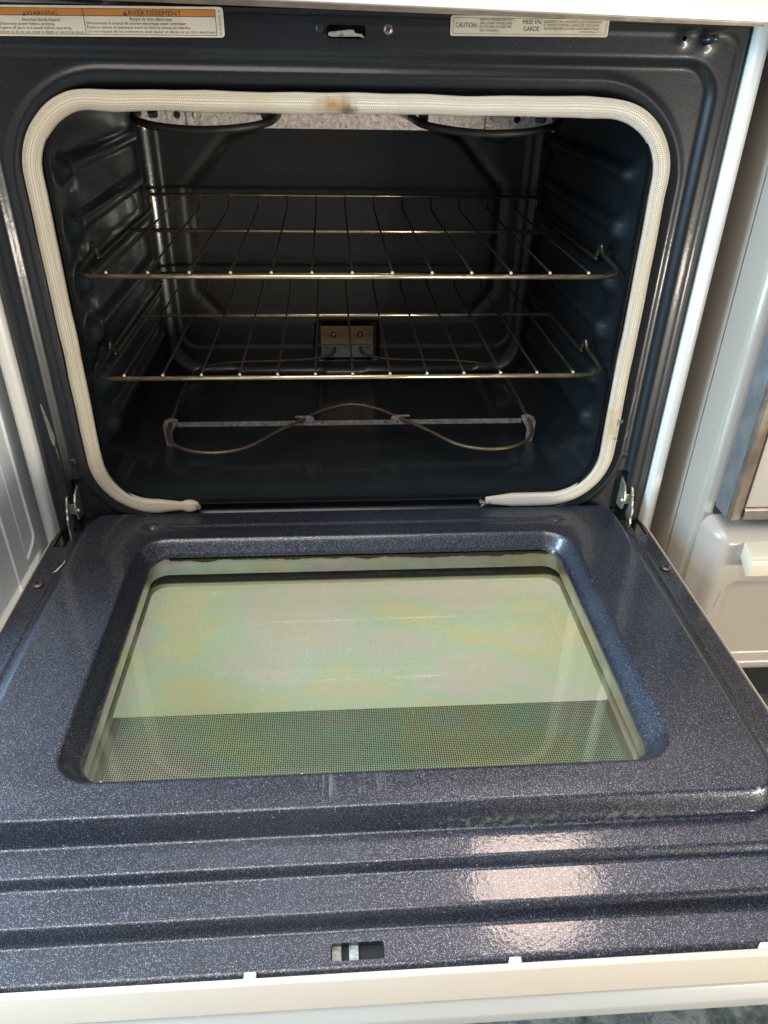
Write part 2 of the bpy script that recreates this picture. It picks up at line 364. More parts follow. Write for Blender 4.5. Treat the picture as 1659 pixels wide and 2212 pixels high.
def sheet(name, a0, a1, na, b0, b1, nb, place, holes, wall, mt, parent, outer=None):
    """relief sheet: place(a,b)->Nx3 world coords; holes: functions sdf(a,b) (negative inside) cut out cleanly; wall: offset vector of the cut edge"""
    A, B = np.meshgrid(np.linspace(a0, a1, na), np.linspace(b0, b1, nb), indexing='ij')
    h = max((a1 - a0) / (na - 1), (b1 - b0) / (nb - 1))
    D = np.full(A.shape, 1e9)
    fs = list(holes)
    if outer: fs.append(lambda a, b: -outer(a, b))
    for f in fs:
        d = f(A, B); e = 1e-5
        near = np.abs(d) < .62 * h
        gx = (f(A + e, B) - f(A - e, B)) / 2 / e; gy = (f(A, B + e) - f(A, B - e)) / 2 / e
        A = np.where(near, A - d * gx, A); B = np.where(near, B - d * gy, B)
        d = np.where(near, 0, d); D = np.where(np.abs(d) < np.abs(D), d, D) if False else np.minimum(D, d)
    P = place(A.ravel(), B.ravel()); idx = np.arange(na * nb).reshape(na, nb); D = D.ravel()
    faces = []
    q = np.stack([idx[:-1, :-1], idx[1:, :-1], idx[1:, 1:], idx[:-1, 1:]], -1).reshape(-1, 4)
    dq = D[q]; mn = dq.min(1); mx = dq.max(1)
    for f in q[(mn >= 0) & (mx > 0)]: faces.append(tuple(f))
    for f, d in zip(q[(mn < 0) & (mx > 0)], dq[(mn < 0) & (mx > 0)]):
        for s in ((0, 1, 2, 3), (1, 2, 3, 0)):
            t1 = (s[0], s[1], s[2]); t2 = (s[0], s[2], s[3])
            if d[s[0]] == 0 and d[s[2]] == 0:
                for t in (t1, t2):
                    if max(d[list(t)]) > 0 and min(d[list(t)]) >= 0: faces.append(tuple(f[i] for i in t))
                break
    used = np.unique(np.concatenate([np.array(f) for f in faces])); remap = -np.ones(na * nb, int); remap[used] = np.arange(len(used))
    faces = [tuple(int(remap[i]) for i in f) for f in faces]
    me = bpy.data.meshes.new(name); me.from_pydata(P[used].tolist(), [], faces); me.update()
    if wall is not None:
        bm = bmesh.new(); bm.from_mesh(me); bm.verts.ensure_lookup_table()
        DD = D[used]; ed = [e for e in bm.edges if e.is_boundary and all(DD[v.index] == 0 for v in e.verts)]
        r = bmesh.ops.extrude_edge_only(bm, edges=ed)
        for v in [g for g in r['geom'] if isinstance(g, bmesh.types.BMVert)]: v.co += Vector(wall)
        bm.to_mesh(me); bm.free()
    o = link(name, me, mt, parent)
    try: me.set_sharp_from_angle(angle=math.radians(50))
    except Exception: pass
    return o
def text(name, s, x0, x1, z, h, mt, parent, y, bold=0, rot=False):
    c = bpy.data.curves.new(name, 'FONT'); c.body = s; c.size = 1; c.offset = bold; c.resolution_u = 2
    o = bpy.data.objects.new(name, c); COL.objects.link(o); bpy.context.view_layer.update()
    dg = bpy.context.evaluated_depsgraph_get(); me = bpy.data.meshes.new_from_object(o.evaluated_get(dg))
    COL.objects.unlink(o); bpy.data.objects.remove(o)
    co_ = np.array([v.co[:] for v in me.vertices])
    mnx, mxx = co_[:, 0].min(), co_[:, 0].max(); capz = .72
    X = (co_[:, 0] - mnx) / (mxx - mnx); Z = co_[:, 1] / capz
    for v, a, b in zip(me.vertices, X, Z):
        if rot: v.co = (z - b * h, y, x0 + a * (x1 - x0))
        else: v.co = (x0 + a * (x1 - x0), y, z + b * h)
    return link(name, me, mt, parent, smooth=False)
def phillips(name, c, axis, r, mt, parent):
    bm = bmesh.new(); lathe(bm, [(r * .55, -.001), (r * 1.0, 0.0), (r * 1.0, .0005), (r * .9, .0013), (r * .6, .0020), (r * .3, .0023), (0, .0024)], c, axis)
    o = frombm(name, bm, mt, parent, smooth=True)
    ax = Vector(axis); q = ax.to_track_quat('Z', 'Y').to_matrix(); bm = bmesh.new()
    for s in ((r * .5, r * .13), (r * .13, r * .5)):
        vs = bbox(bm, -s[0], s[0], -s[1], s[1], .0012, .00255 + (.00005 if s[0] > s[1] else 0))
        for v in vs: v.co = Vector(c) + q @ (Matrix.Rotation(.5, 3, 'Z') @ v.co)
    frombm('cross_slot', bm, M_black, o)
    return o

# ================================================================== SETTING
FZ = -.36
bm = bmesh.new(); bmesh.ops.create_grid(bm, x_segments=1, y_segments=1, size=3)
for v in bm.verts: v.co.z = FZ
f = frombm('floor', bm, M_floor); f['kind'] = 'structure'

shade_sheet = box('floor_shading', -.44, .41, -.30, .03, FZ + .001, FZ + .005, M_black)  # near-black sheet added to stand in for the shade under the door
shade_sheet['label'] = 'thin black sheet added for the shade on the floor beneath the lowered oven door'; shade_sheet['category'] = 'shade sheet'
# ================================================================== RANGE
RG = root('kitchen_range', (0, .3, FZ), 'white freestanding kitchen range with dark speckled oven and its door lowered open', 'range')
# ---- front frame relief
HX, HZ0, HZ1, HR = .299, .028, .468, .062
def hole_open(x, z): return sdrr(x, z, -HX, HX, HZ0, HZ1, HR)
def hole_slot_l(x, z): return sdrr(x, z, -.345, -.330, .006, .064, .002)
def hole_slot_r(x, z): return sdrr(x, z, .330, .345, .006, .064, .002)
def hole_latch(x, z): return sdrr(x, z, -.0255, .0095, .5195, .5300, .003)
def hole_pin(x, z): return np.hypot(x - .306, z - .525) - .0022
def hole_round(sx): return lambda x, z: np.hypot(x - sx, z - .087) - .0045
def frame_place(x, z):
    d = .0065 * (1 - ss(-.010, .001, sdrr(x, z, -.349, .349, -.12, .510, .035)))
    g = sdrr(x, z, -HX - .026, HX + .026, HZ0 - .024, HZ1 + .017, HR + .03)
    d = d + .007 * (1 - ss(-.010, .0, g))
    lip = hole_open(x, z); d = d - .006 * (1 - ss(0, .006, lip))
    d = d - .0022 * np.exp(-((g - .006) / .004) ** 2)
    d = d - .0006 * np.exp(-((sdrr(x, z, -.361, .361, -.12, .53, .02)) / .0018) ** 2)
    d = d + .004 * ss(.366, .371, np.abs(x)) + .003 * ss(.5365, .541, z)
    d = d - .002 * np.exp(-((np.hypot(x - .306, z - .525)) / .006) ** 2) - .0025 * np.exp(-((np.hypot(x - .329, z - .523)) / .007) ** 2)
    return np.stack([x, d, z], -1)
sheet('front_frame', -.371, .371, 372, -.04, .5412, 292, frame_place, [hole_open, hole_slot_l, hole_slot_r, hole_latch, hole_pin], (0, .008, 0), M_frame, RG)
# dark space behind the slots
box('slot_backing', -.36, -.325, .012, .05, 0, .07, M_black, RG); box('slot_backing', .325, .36, .012, .05, 0, .07, M_black, RG)
box('slot_backing', -.05, .32, .016, .04, .51, .535, M_black, RG)

# ---- cavity: ring sections swept back, with shelf guides pressed in the sides and a channel in the floor
CW = .312; DEP = .465
def section(s, n=480):
    t = ss(.004, .035, s); hw = HX + (CW - HX) * t; z0 = HZ0 - (HZ0 - .014) * t; z1 = HZ1 + .004 * t; r = HR
    if s > DEP - .022:
        k = (s - (DEP - .022)) / .022; ins = .022 * (1 - math.sqrt(max(0, 1 - k * k))); hw -= ins; z0 += ins; z1 -= ins
    # sample the rounded rectangle evenly
    pts = []
    cs = [(hw - r, z0 + r, -90), (hw - r, z1 - r, 0), (-hw + r, z1 - r, 90), (-hw + r, z0 + r, 180)]
    L = [2 * (hw - r), math.pi / 2 * r, z1 - z0 - 2 * r, math.pi / 2 * r] * 1
    for q in range(4):
        cx, cz, a0 = cs[q]
        for i in range(24):
            a = math.radians(a0 + 90 * i / 24); pts.append((cx + r * math.cos(a), cz + r * math.sin(a), math.cos(a), math.sin(a)))
        nx, nz, _ = cs[(q + 1) % 4]; a = math.radians(a0 + 90)
        m_ = 110 if q in (0, 2) else 96
        p0 = (cx + r * math.cos(a), cz + r * math.sin(a)); p1 = (nx + r * math.cos(a), nz + r * math.sin(a))
        for i in range(m_):
            k = i / m_; pts.append((p0[0] + (p1[0] - p0[0]) * k, p0[1] + (p1[1] - p0[1]) * k, math.cos(a), math.sin(a)))
    return np.array(pts)
GZ = [.404, .344, .285, .226, .166, .106]
ys = np.concatenate([np.linspace(.002, .05, 20), np.linspace(.053, DEP - .022, 130), DEP - .022 + .022 * np.sin(np.linspace(.1, 1, 12) * math.pi / 2)])
rings = []
for s in ys:
    p = section(s); x, z, nx, nz = p.T; inn = np.zeros(len(x))
    side = ss(.85, 1, np.abs(nx)) * ss(.0, .02, HZ1 - .05 - z)
    for g in GZ:
        env = ss(.055, .085, s) * (1 - ss(.42, .44, s))
        wv = .0095 + .0045 * math.exp(-((s - .085) / .012) ** 2)
        wz = .009 + .006 * math.exp(-((s - .085) / .02) ** 2)
        inn += side * env * wv * np.exp(-((z - (g - .004)) / wz) ** 4)
        inn -= side * .004 * math.exp(-((s - .115) / .018) ** 2) * np.exp(-((z - (g + .026)) / .014) ** 2)
    fl = ss(.9, 1, -nz)
    pan = sdrr(x, np.full_like(x, s), -.045, .034, .075, .60, .012)
    inn += fl * .0035 * ss(-.006, .0, pan) * ss(.05, .075, s)
    inn += fl * -.004 * (1 - ss(-.01, 0, sdrr(x, np.full_like(x, s), -.20, .235, .075, .60, .04)))
    rings.append(np.stack([x - nx * inn, np.full_like(x, s), z - nz * inn], -1))
n = len(rings[0]); P = np.concatenate(rings); F = []
for i in range(len(rings) - 1):
    for j in range(n): F.append((i * n + j, i * n + (j + 1) % n, (i + 1) * n + (j + 1) % n, (i + 1) * n + j))
me = bpy.data.meshes.new('oven_cavity'); me.from_pydata(P.tolist(), [], F)
link('oven_cavity', me, M_cav, RG)
# back wall with pressed panel
hexp = [(-.05, .455), (-.179, .398), (-.249, .325), (-.250, .165), (-.212, .121), (.214, .121), (.250, .165), (.249, .325), (.179, .400), (.05, .455)]
def back_place(x, z):
    d = np.full(x.shape, 1e9)
    for a, b in zip(hexp, hexp[1:]): d = np.minimum(d, sdseg(x, z, *a, *b))
    rel = .0028 * np.exp(-(d / .008) ** 2)
    rel += .0022 * (1 - ss(-.008, .0, sdrr(x, z, -.288, .288, .063, .60, .03)))
    rel += .005 * (1 - ss(-.008, .0, sdrr(x, z, -.06, .058, .04, .115, .01)))
    return np.stack([x, DEP - .0005 + rel, z], -1)
sheet('back_wall', -.312, .312, 313, .012, .472, 231, back_place, [], None, M_back, RG)
# ---- lamp cover at the upper right of the back wall
bm = bmesh.new(); lathe(bm, [(.036, 0), (.036, .006), (.032, .010), (.030, .022), (.022, .032), (.010, .036), (0, .037)], (.232, DEP, .425), (0, -1, 0), 32)
frombm('lamp_cover', bm, M_bglass, RG, smooth=True)

# ---- gasket: woven rope around the opening, its two ends apart below
def gasket_path():
    r = HR + .004; x1 = HX + .0125; z0 = HZ0 - .003; z1 = HZ1 - .0005
    P = []
    def lin(a, b, n): 
        for i in range(n): P.append((a[0] + (b[0] - a[0]) * i / n, a[1] + (b[1] - a[1]) * i / n))
    def arc(cx, cz, a0, a1, n):
        for i in range(n):
            a = math.radians(a0 + (a1 - a0) * i / n); P.append((cx + r * math.cos(a), cz + r * math.sin(a)))
    lin((-.195, z0 - .001), (-x1 + r, z0), 40); arc(-x1 + r, z0 + r, -90, -180, 34); lin((-x1, z0 + r), (-x1, z1 - r), 130)
    arc(-x1 + r, z1 - r, 180, 90, 34); lin((-x1 + r, z1), (x1 - r, z1), 190); arc(x1 - r, z1 - r, 90, 0, 34)
    lin((x1, z1 - r), (x1, z0 + r), 130); arc(x1 - r, z0 + r, 0, -90, 34); lin((x1 - r, z0), (.165, z0 - .001), 34); P.append((.165, z0 - .001))
    return np.array(P)
GP = gasket_path(); nG = len(GP)
T = np.gradient(GP, axis=0); T /= np.linalg.norm(T, axis=1)[:, None]; Nn = np.stack([-T[:, 1], T[:, 0]], -1)
s_ = np.concatenate([[0], np.cumsum(np.linalg.norm(np.diff(GP, axis=0), axis=1))])
wob = np.interp(s_, np.linspace(0, s_[-1], 46), rng.normal(0, .00035, 46)); wid = 1 + np.interp(s_, np.linspace(0, s_[-1], 60), rng.normal(0, .03, 60))
K = 26; bm = bmesh.new(); uvl = bm.loops.layers.uv.new('UVMap'); RR = []
for i in range(nG):
    c = GP[i] + Nn[i] * wob[i]; hw = .0089 * wid[i]; hh = .0052
    e0 = min(1, s_[i] / .05); e1 = min(1, (s_[-1] - s_[i]) / .035)
    hw *= .35 + .65 * e0; hh *= .55 + .45 * e0; hw *= .5 + .5 * e1; hh *= .6 + .4 * e1
    if s_[i] < .022: k = math.sin(s_[i] / .022 * math.pi); hw += .0035 * k; hh += .003 * k
    ring = []
    for j in range(K):
        a = 2 * math.pi * j / K; ca, sa = math.cos(a), math.sin(a)
        rx = math.copysign(abs(ca) ** .8, ca) * hw; ry = math.copysign(abs(sa) ** .85, sa) * hh
        if s_[i] > 0: rx *= 1 + .02 * math.sin(40 * s_[i] + 3 * a)
        ring.append(bm.verts.new((c[0] + Nn[i][0] * rx, .0045 - ry, c[1] + Nn[i][1] * rx)))
    RR.append(ring)
per = .046
for i in range(nG - 1):
    for j in range(K):
        f = bm.faces.new((RR[i][j], RR[i][(j + 1) % K], RR[i + 1][(j + 1) % K], RR[i + 1][j]))
        for lp, (u, v) in zip(f.loops, ((s_[i], j), (s_[i], j + 1), (s_[i + 1], j + 1), (s_[i + 1], j))): lp[uvl].uv = (u, v / K * per)
bm.faces.new(RR[0][::-1]); bm.faces.new(RR[-1])
GK = frombm('door_gasket', bm, M_gasket, RG, smooth=True)
# frayed threads at the cut ends and the torn right edge
for cx, cz, n_, spr in ((.1645, .0235, 18, .0035), (.3185, .133, 14, .004), (.317, .112, 8, .003), (-.196, .026, 10, .003)):
    bm = bmesh.new(); bmesh.ops.create_icosphere(bm, subdivisions=2, radius=.0022, matrix=Matrix.Translation((cx + (.003 if cx > .1 and cx < .2 else -.002), .001, cz)))
    for i in range(n_):
        a = np.array((cx + random.uniform(-1, 1) * .0012, .000, cz + random.uniform(-1, 1) * spr * .6))
        d = np.array((random.uniform(-1, 1) - (1.4 if .1 < cx < .2 else 0), random.uniform(-1, .2), random.uniform(-1, 1))) * .0035
        sweep(bm, [a, a + d * .5, a + d + np.array((0, 0, random.uniform(-.001, .001)))], .0003, 5)
    frombm('frayed_end', bm, M_gasket, GK, smooth=True)

# ---- side trims, cooktop panel, drawer, body
def trim(sx, mt):
    bm = bmesh.new(); xs = [.3722, .3722, .3735, .3765, .3835, .3875, .389, .389]; yy = [.03, .002, -.003, -.0055, -.0055, -.003, .003, .03]
    prism(bm, [(sx * a, b) for a, b in zip(xs, yy)], 2, -.06, .5405)
    return frombm('side_trim', bm, mt, RG, bevel=.0005, seg=1)
trim(1, M_white); trim(-1, M_white2)
box('side_panel', .3725, .3885, .03, .6, FZ + .03, .54, M_white, RG); box('side_panel', -.3885, -.3725, .03, .6, FZ + .03, .54, M_white, RG)
bm = bmesh.new(); vs = bbox(bm, -.39, .42, -.034, .62, .5445, .60)
for v in vs: v.co.z -= .018 * v.co.x * (1 if v.co.z < .57 else 0)
frombm('cooktop_panel', bm, M_white, RG, bevel=.0012)
bm = bmesh.new(); vs = bbox(bm, -.37, .372, -.016, -.0135, .5405, .5462)
for v in vs: v.co.z -= .014 * v.co.x
frombm('vent_strip', bm, M_trim, RG)
box('drawer_front', -.378, .378, -.022, .01, -.318, -.058, M_drawer, RG, bevel=.004)
box('toe_kick', -.37, .37, .05, .06, FZ + .001, -.30, M_black, RG)
box('rear_panel', -.37, .37, .605, .61, FZ + .03, .54, M_white, RG)

# ---- screws, latch, holes of the frame
phillips('frame_screw', (-.0315, .0002, .5272), (0, -1, 0), .0045, M_darkscrew, RG)
phillips('frame_screw', (.0302, .0002, .5272), (0, -1, 0), .0045, M_screw, RG)
phillips('frame_screw', (-.338, .0060, .0875), (0, -1, 0), .0048, M_darkscrew, RG)
phillips('frame_screw', (.336, .0060, .0865), (0, -1, 0), .0048, M_darkscrew, RG)
bm = bmesh.new(); prism(bm, [(-.0245, .5215), (-.0238, .5243), (-.006, .5262), (-.001, .5262), (-.001, .5236), (.0058, .5232), (.0082, .5205), (.0070, .5200), (.004, .5216), (-.02, .5205)], 1, -.010, .02)
frombm('door_latch', bm, M_hinge, RG, bevel=.0004, seg=1)
bm = bmesh.new(); sweep(bm, [(.326, .004, .5235), (.328, -.006, .5245), (.333, -.011, .5265)], [.0045, .0040, .0028], 12)
frombm('door_switch_pin', bm, M_frame, RG, smooth=True)

# ---- labels
LY = -.0012
def label_plate(name, x0, x1, z0, z1, mt, r, y=LY, slope=.006):
    bm = bmesh.new(); pts = []
    for cx, cz, a0 in ((x1 - r, z0 + r, -90), (x1 - r, z1 - r, 0), (x0 + r, z1 - r, 90), (x0 + r, z0 + r, 180)):
        for i in range(6):
            a = math.radians(a0 + 18 * i); pts.append((cx + r * math.cos(a), cz + r * math.sin(a)))
    prism(bm, [(p[0], p[1]) for p in pts], 1, y, y + .0004)
    for v in bm.verts: v.co.z += slope * (v.co.x - (x0 + x1) / 2)
    return frombm(name, bm, mt, RG)
WL = label_plate('warning_label', -.3255, -.1168, .5172, .5400, M_label, .003, slope=.011); WL['label'] = 'orange and white bilingual warning label'
def flat(name, x0, x1, z0, z1, mt, par, y, sl, xm):
    bm = bmesh.new(); c = [(x0, z0), (x1, z0), (x1, z1), (x0, z1)]
    bm.faces.new([bm.verts.new((a, y, b + sl * (a - xm))) for a, b in c])
    return frombm(name, bm, mt, par)
XM = (-.3255 - .1168) / 2; SL = .011
flat('orange_band', -.3235, -.1238, .5330, .5378, M_orange, WL, LY - .0001, SL, XM)
for x0, x1, z0, z1 in ((-.3235, -.1236, .5186, .5190), (-.3235, -.1236, .5324, .5329), (-.3235, -.1236, .53785, .5382), (-.1240, -.1235, .5186, .5382), (-.2385, -.2380, .5186, .5382)):
    flat('ruled_line', x0, x1, z0, z1, M_ink, WL, LY - .00016, SL, XM)
for t, a, b, z, h in [('WARNING', -0.2869, -0.2603, 0.5317, 0.0037), ('Electrical Shock Hazard', -0.2914, -0.2592, 0.5276, 0.0024),
    ('Disconnect power before servicing.', -0.3113, -0.2642, 0.5245, 0.0022), ('Replace all parts and panels before operating.', -0.3123, -0.2501, 0.5216, 0.0022),
    ('Failure to do so can result in death or electrical shock.', -0.3127, -0.2394, 0.5186, 0.0023), ('AVERTISSEMENT', -0.2001, -0.1534, 0.5336, 0.0037),
    ('Risque de choc électrique', -0.1987, -0.162, 0.5297, 0.0024), ("Déconnecter la source de courant électrique avant l'entretien.", -0.2366, -0.1498, 0.5264, 0.0022),
    ('Replacer pièces et panneaux avant de faire la remise en marche.', -0.2367, -0.1461, 0.5234, 0.0022),
    ('Le non-respect de ces instructions peut causer un décès ou un choc électrique.', -0.2365, -0.1245, 0.5204, 0.0023)]:
    o = text('printed_text', t, a, b, z + .0002, h, M_ink, WL, LY - .0002, 0)
    for v in o.data.vertices: v.co.z += SL * (v.co.x - (a + b) / 2)
for xa, zz in ((-.2887, .5315), (-.2023, .5333)):
    bm = bmesh.new(); prism(bm, [(xa - .0019, zz), (xa + .0019, zz), (xa, zz + .0036)], 1, LY - .0002, LY - .00015); frombm('warning_triangle', bm, M_ink, WL)
    bm = bmesh.new(); prism(bm, [(xa - .00025, zz + .0005), (xa + .00025, zz + .0005), (xa + .0003, zz + .0024), (xa - .0003, zz + .0024)], 1, LY - .00035, LY - .0003); frombm('exclamation_mark', bm, M_orange, WL)
text('printed_text', 'W10164733  A', .5195, .5390, -.1190, .0022, M_ink2, WL, LY - .0002, .0, rot=True)
CL = label_plate('caution_label', .0865, .2328, .5241, .5397, M_labelb, .002, slope=.010); CL['label'] = 'small foil caution label'
XC = (.0865 + .2328) / 2
for x0, x1, z0, z1 in ((.0888, .2305, .5257, .5260), (.0888, .2305, .5378, .5381), (.0888, .0891, .5257, .5381), (.2302, .2305, .5257, .5381)):
    flat('ruled_line', x0, x1, z0, z1, M_ink, CL, LY - .0001, .010, XC)
for t, a, b, z, h in [('CAUTION:', 0.0911, 0.1109, 0.53, 0.0039), ('REMOVE BROILER PAN, POTS,', 0.1132, 0.1453, 0.5355, 0.0019), ('AND OTHER UTENSILS AND', 0.1133, 0.1429, 0.5328, 0.0019),
    ('EXCESS SPILLAGE BEFORE', 0.1133, 0.1423, 0.5301, 0.002), ('SELF-CLEANING.', 0.1134, 0.1311, 0.5272, 0.002), ('MISE EN', 0.1527, 0.1694, 0.5336, 0.0036), ('GARDE:', 0.1536, 0.1688, 0.5283, 0.0039),
    ('ENLEVER LE GRIL-LECHEFRITE, LES CONTENANTS', 0.1721, 0.2261, 0.5351, 0.0020), ("ET AUTRES USTENSILES AINSI QUE L'EXCEDENT", 0.1722, 0.2242, 0.5325, 0.002),
    ("DES DEVERSEMENTS AVANT L'AUTONETTOYAGE.", 0.1724, 0.2242, 0.5298, 0.002), ('PART NO. W10188614 REV. A', 0.2059, 0.2266, 0.5280, 0.0011)]:
    o = text('printed_text', t, a, b, z, h, M_ink if h > .003 else M_ink2, CL, LY - .0002, 0)
    for v in o.data.vertices: v.co.z += .010 * (v.co.x - (a + b) / 2)

# ---- broil element
BE = bpy.data.objects.new('broil_element', None); COL.objects.link(BE); BE.parent = RG
BY = .2; T0, T1 = .4295, .4555
def bh(x0, x1, z0, z1, r=.003): return lambda x, z: sdrr(x, z, x0, x1, z0, z1, r)
holes = [bh(-.237, -.225, .4385, .47), bh(-.105, -.092, .4385, .47), bh(.082, .094, .4385, .47), bh(.224, .238, .4385, .47)]
for hx in (-.203, .202): holes.append(lambda x, z, hx=hx: np.hypot(x - hx, z - .4425) - .0042)
def bend(x, z):   # ends taper upward
    return np.stack([x, np.full_like(x, BY), z + 0 * x], -1)
sheet('element_bracket', -.251, .251, 503, T0, T1, 53, bend, holes, (0, .0015, 0), M_zinc, BE, outer=lambda x, z: np.maximum(sdrr(x, z, -.251, .251, T0 - .012, .50, .02), T0 - z - 1))
for xr in (-.178, .177):
    box('bracket_clip', xr - .0135, xr + .0115, BY - .0022, BY - .0008, T0 - .0008, .456, M_zinc, BE)
    bm = bmesh.new(); lathe(bm, [(.0062, 0), (.0062, .0012), (.0045, .0022), (.0038, .0012), (.0, .001)], (xr, BY - .0022, .4425), (0, -1, 0)); frombm('rivet', bm, M_zinc, BE, smooth=True)
tube('heating_coil', [(-.075, .44, .448), (-.080, .32, .446), (-.084, .23, .444), (-.086, .196, .443), (-.096, .165, .438), (-.125, .145, .434), (-.168, .138, .432), (-.215, .148, .434), (-.243, .168, .438), (-.250, .19, .442), (-.243, .215, .445), (-.235, .26, .446), (-.235, .43, .447)], .0044, M_elem, BE, 12, 8)
tube('heating_coil', [(.075, .44, .448), (.076, .32, .446), (.073, .23, .444), (.074, .196, .443), (.086, .165, .438), (.118, .145, .434), (.160, .138, .432), (.207, .146, .434), (.238, .166, .438), (.250, .19, .442), (.245, .215, .445), (.236, .26, .446), (.235, .43, .447)], .0044, M_elem, BE, 12, 8)

# ---- bake element
BK = bpy.data.objects.new('bake_element', None); COL.objects.link(BK); BK.parent = RG
EZ = .055
left = [(-.021, .462, .072), (-.022, .452, .069), (-.028, .440, .062), (-.06, .431, .057), (-.12, .428, EZ), (-.185, .424, EZ), (-.235, .405, EZ), (-.256, .36, EZ), (-.260, .28, EZ), (-.258, .20, EZ), (-.256, .150, EZ), (-.240, .112, EZ), (-.212, .092, EZ), (-.175, .088, EZ), (-.140, .105, EZ), (-.105, .150, EZ), (-.072, .186, EZ + .001), (-.04, .216, EZ + .003), (0, .232, EZ + .004)]
right = [(-x, y + (.000 if x > -.3 else 0), z) for x, y, z in left]
tube('heating_coil', left + right[::-1][1:], .0024, M_elem2, BK, 12, 6)
bm = bmesh.new(); bbox(bm, -.252, .250, .1885, .190, .0455, .0525)
for cx, s in ((-.064, 1), (.066, -1)):
    prism(bm, [(cx - s * .014, .0515), (cx + s * .010, .0515), (cx + s * .008, .0585), (cx + s * .002, .0605), (cx - s * .018, .0605), (cx - s * .018, .0585), (cx - s * .004, .0580), (cx - s * .002, .0555), (cx - s * .010, .0540)], 1, .1875, .1895)
for s in (-1, 1):
    prism(bm, [(s * .250, .052), (s * .247, .0600), (s * .256, .0625), (s * .266, .0585), (s * .270, .050), (s * .268, .018), (s * .258, .016), (s * .258, .040)], 1, .182, .1835)
frombm('element_support', bm, M_dull, BK)
bm = bmesh.new(); bbox(bm, -.046, .044, .4535, .4555, .075, .107); bbox(bm, -.0455, .0445, .4515, .4530, .052, .0745)
frombm('terminal_plate', bm, M_plate, BK)
for x in (-.024, .022):
    bm = bmesh.new(); lathe(bm, [(.0048, 0), (.0048, .002), (.003, .0045), (0, .005)], (x, .4535, .0925), (0, -1, 0), 12); frombm('plate_screw', bm, M_screw, BK, smooth=True)
for x in (-.036, .035):
    bm = bmesh.new(); lathe(bm, [(.0018, 0), (.0018, .001), (0, .0012)], (x, .4513, .0700), (0, -1, 0), 10); frombm('plate_rivet', bm, M_screw, BK, smooth=True)

# ---- oven door
DR = bpy.data.objects.new('oven_door', None); COL.objects.link(DR); DR.parent = RG
FL, PL = -.009, .015
WX, WY0, WY1, WR = .2425, -.386, -.066, .022
def win(x, y): return sdrr(x, y, -WX, WX, WY0, WY1, WR)
SLT = [lambda x, y, s=s: sdrr(x, y, s - .0072, s + .0072, -.032, .0085, .002) for s in (-.3625, .3635)]
def nslot(x, y): return sdrr(x, y, -.0355, .0025, -.5235, -.5112, .002)
def door_place(x, y):
    z = np.full(x.shape, FL)
    pl = sdrr(x, y, -.348, .348, -.4405, .010, .044)
    sw = ss(-.03, .03, (np.abs(x) - .348) - (np.abs(y + .215) - .2255)); wd = .0085 + .0145 * sw
    z = z + (PL - FL) * (1 - ss(-1, .0, pl / wd))
    z = z + .0012 * np.exp(-((np.abs(x) - .353) / .0022) ** 2) * ss(-.44, -.42, y)
    # taper of the plateau sides near the hinge
    ow = sdrr(x, y, -.259, .259, -.402, -.054, .036)
    z = z - .019 * (1 - ss(-.0155, .0, ow))
    gd = sdseg(x, y, -.246, -.0305, .246, -.0305)
    z = z - .0016 * np.exp(-(gd / .0045) ** 4)
    for s in (-1, 1): z = z - .004 * np.exp(-(np.hypot(x - s * .25, y + .0305) / .007) ** 2)
    # steps towards the free edge
    z = z - .009 * ss(.4635, .4690, -y) - .014 * ss(.4955, .5030, -y) - .005 * ss(.527, .532, -y)
    z = z - .006 * ss(.374, .378, np.abs(x)) - .003 * ss(.006, .0105, y)
    z = z + .0005 * np.sin(x * 9 + 1) * (1 - ss(-.42, -.40, y)) 
    return np.stack([x, y, z], -1)
IP = sheet('inner_panel', -.3785, .3785, 506, -.5335, .0105, 365, door_place, [win] + SLT + [nslot], (0, 0, -.0035), M_door, DR)
# silver box behind the window
def ringwall(bm, x0, x1, y0, y1, r, za, zb, n=10):
    pts = []
    for cx, cy, a0 in ((x1 - r, y0 + r, -90), (x1 - r, y1 - r, 0), (x0 + r, y1 - r, 90), (x0 + r, y0 + r, 180)):
        for i in range(n + 1):
            a = math.radians(a0 + 90 * i / n); pts.append((cx + r * math.cos(a), cy + r * math.sin(a)))
    A = [bm.verts.new((*p, za)) for p in pts]; B = [bm.verts.new((*p, zb)) for p in pts]; m_ = len(pts)
    for i in range(m_): bm.faces.new((A[i], A[(i + 1) % m_], B[(i + 1) % m_], B[i]))
    return pts
bm = bmesh.new(); ringwall(bm, -.247, .247, -.40, -.0625, .02, -.0095, -.0325); frombm('window_liner', bm, M_silver, DR, smooth=True)
def pane(name, z, x, y0, y1, mt):
    bm = bmesh.new(); bm.faces.new([bm.verts.new(p) for p in ((-x, y0, z), (x, y0, z), (x, y1, z), (-x, y1, z))]); return frombm(name, bm, mt, DR)
pane('inner_glass', -.0085, .250, -.41, -.058, M_ginner)
pane('outer_glass', -.045, .262, -.45, -.058, M_gouter)
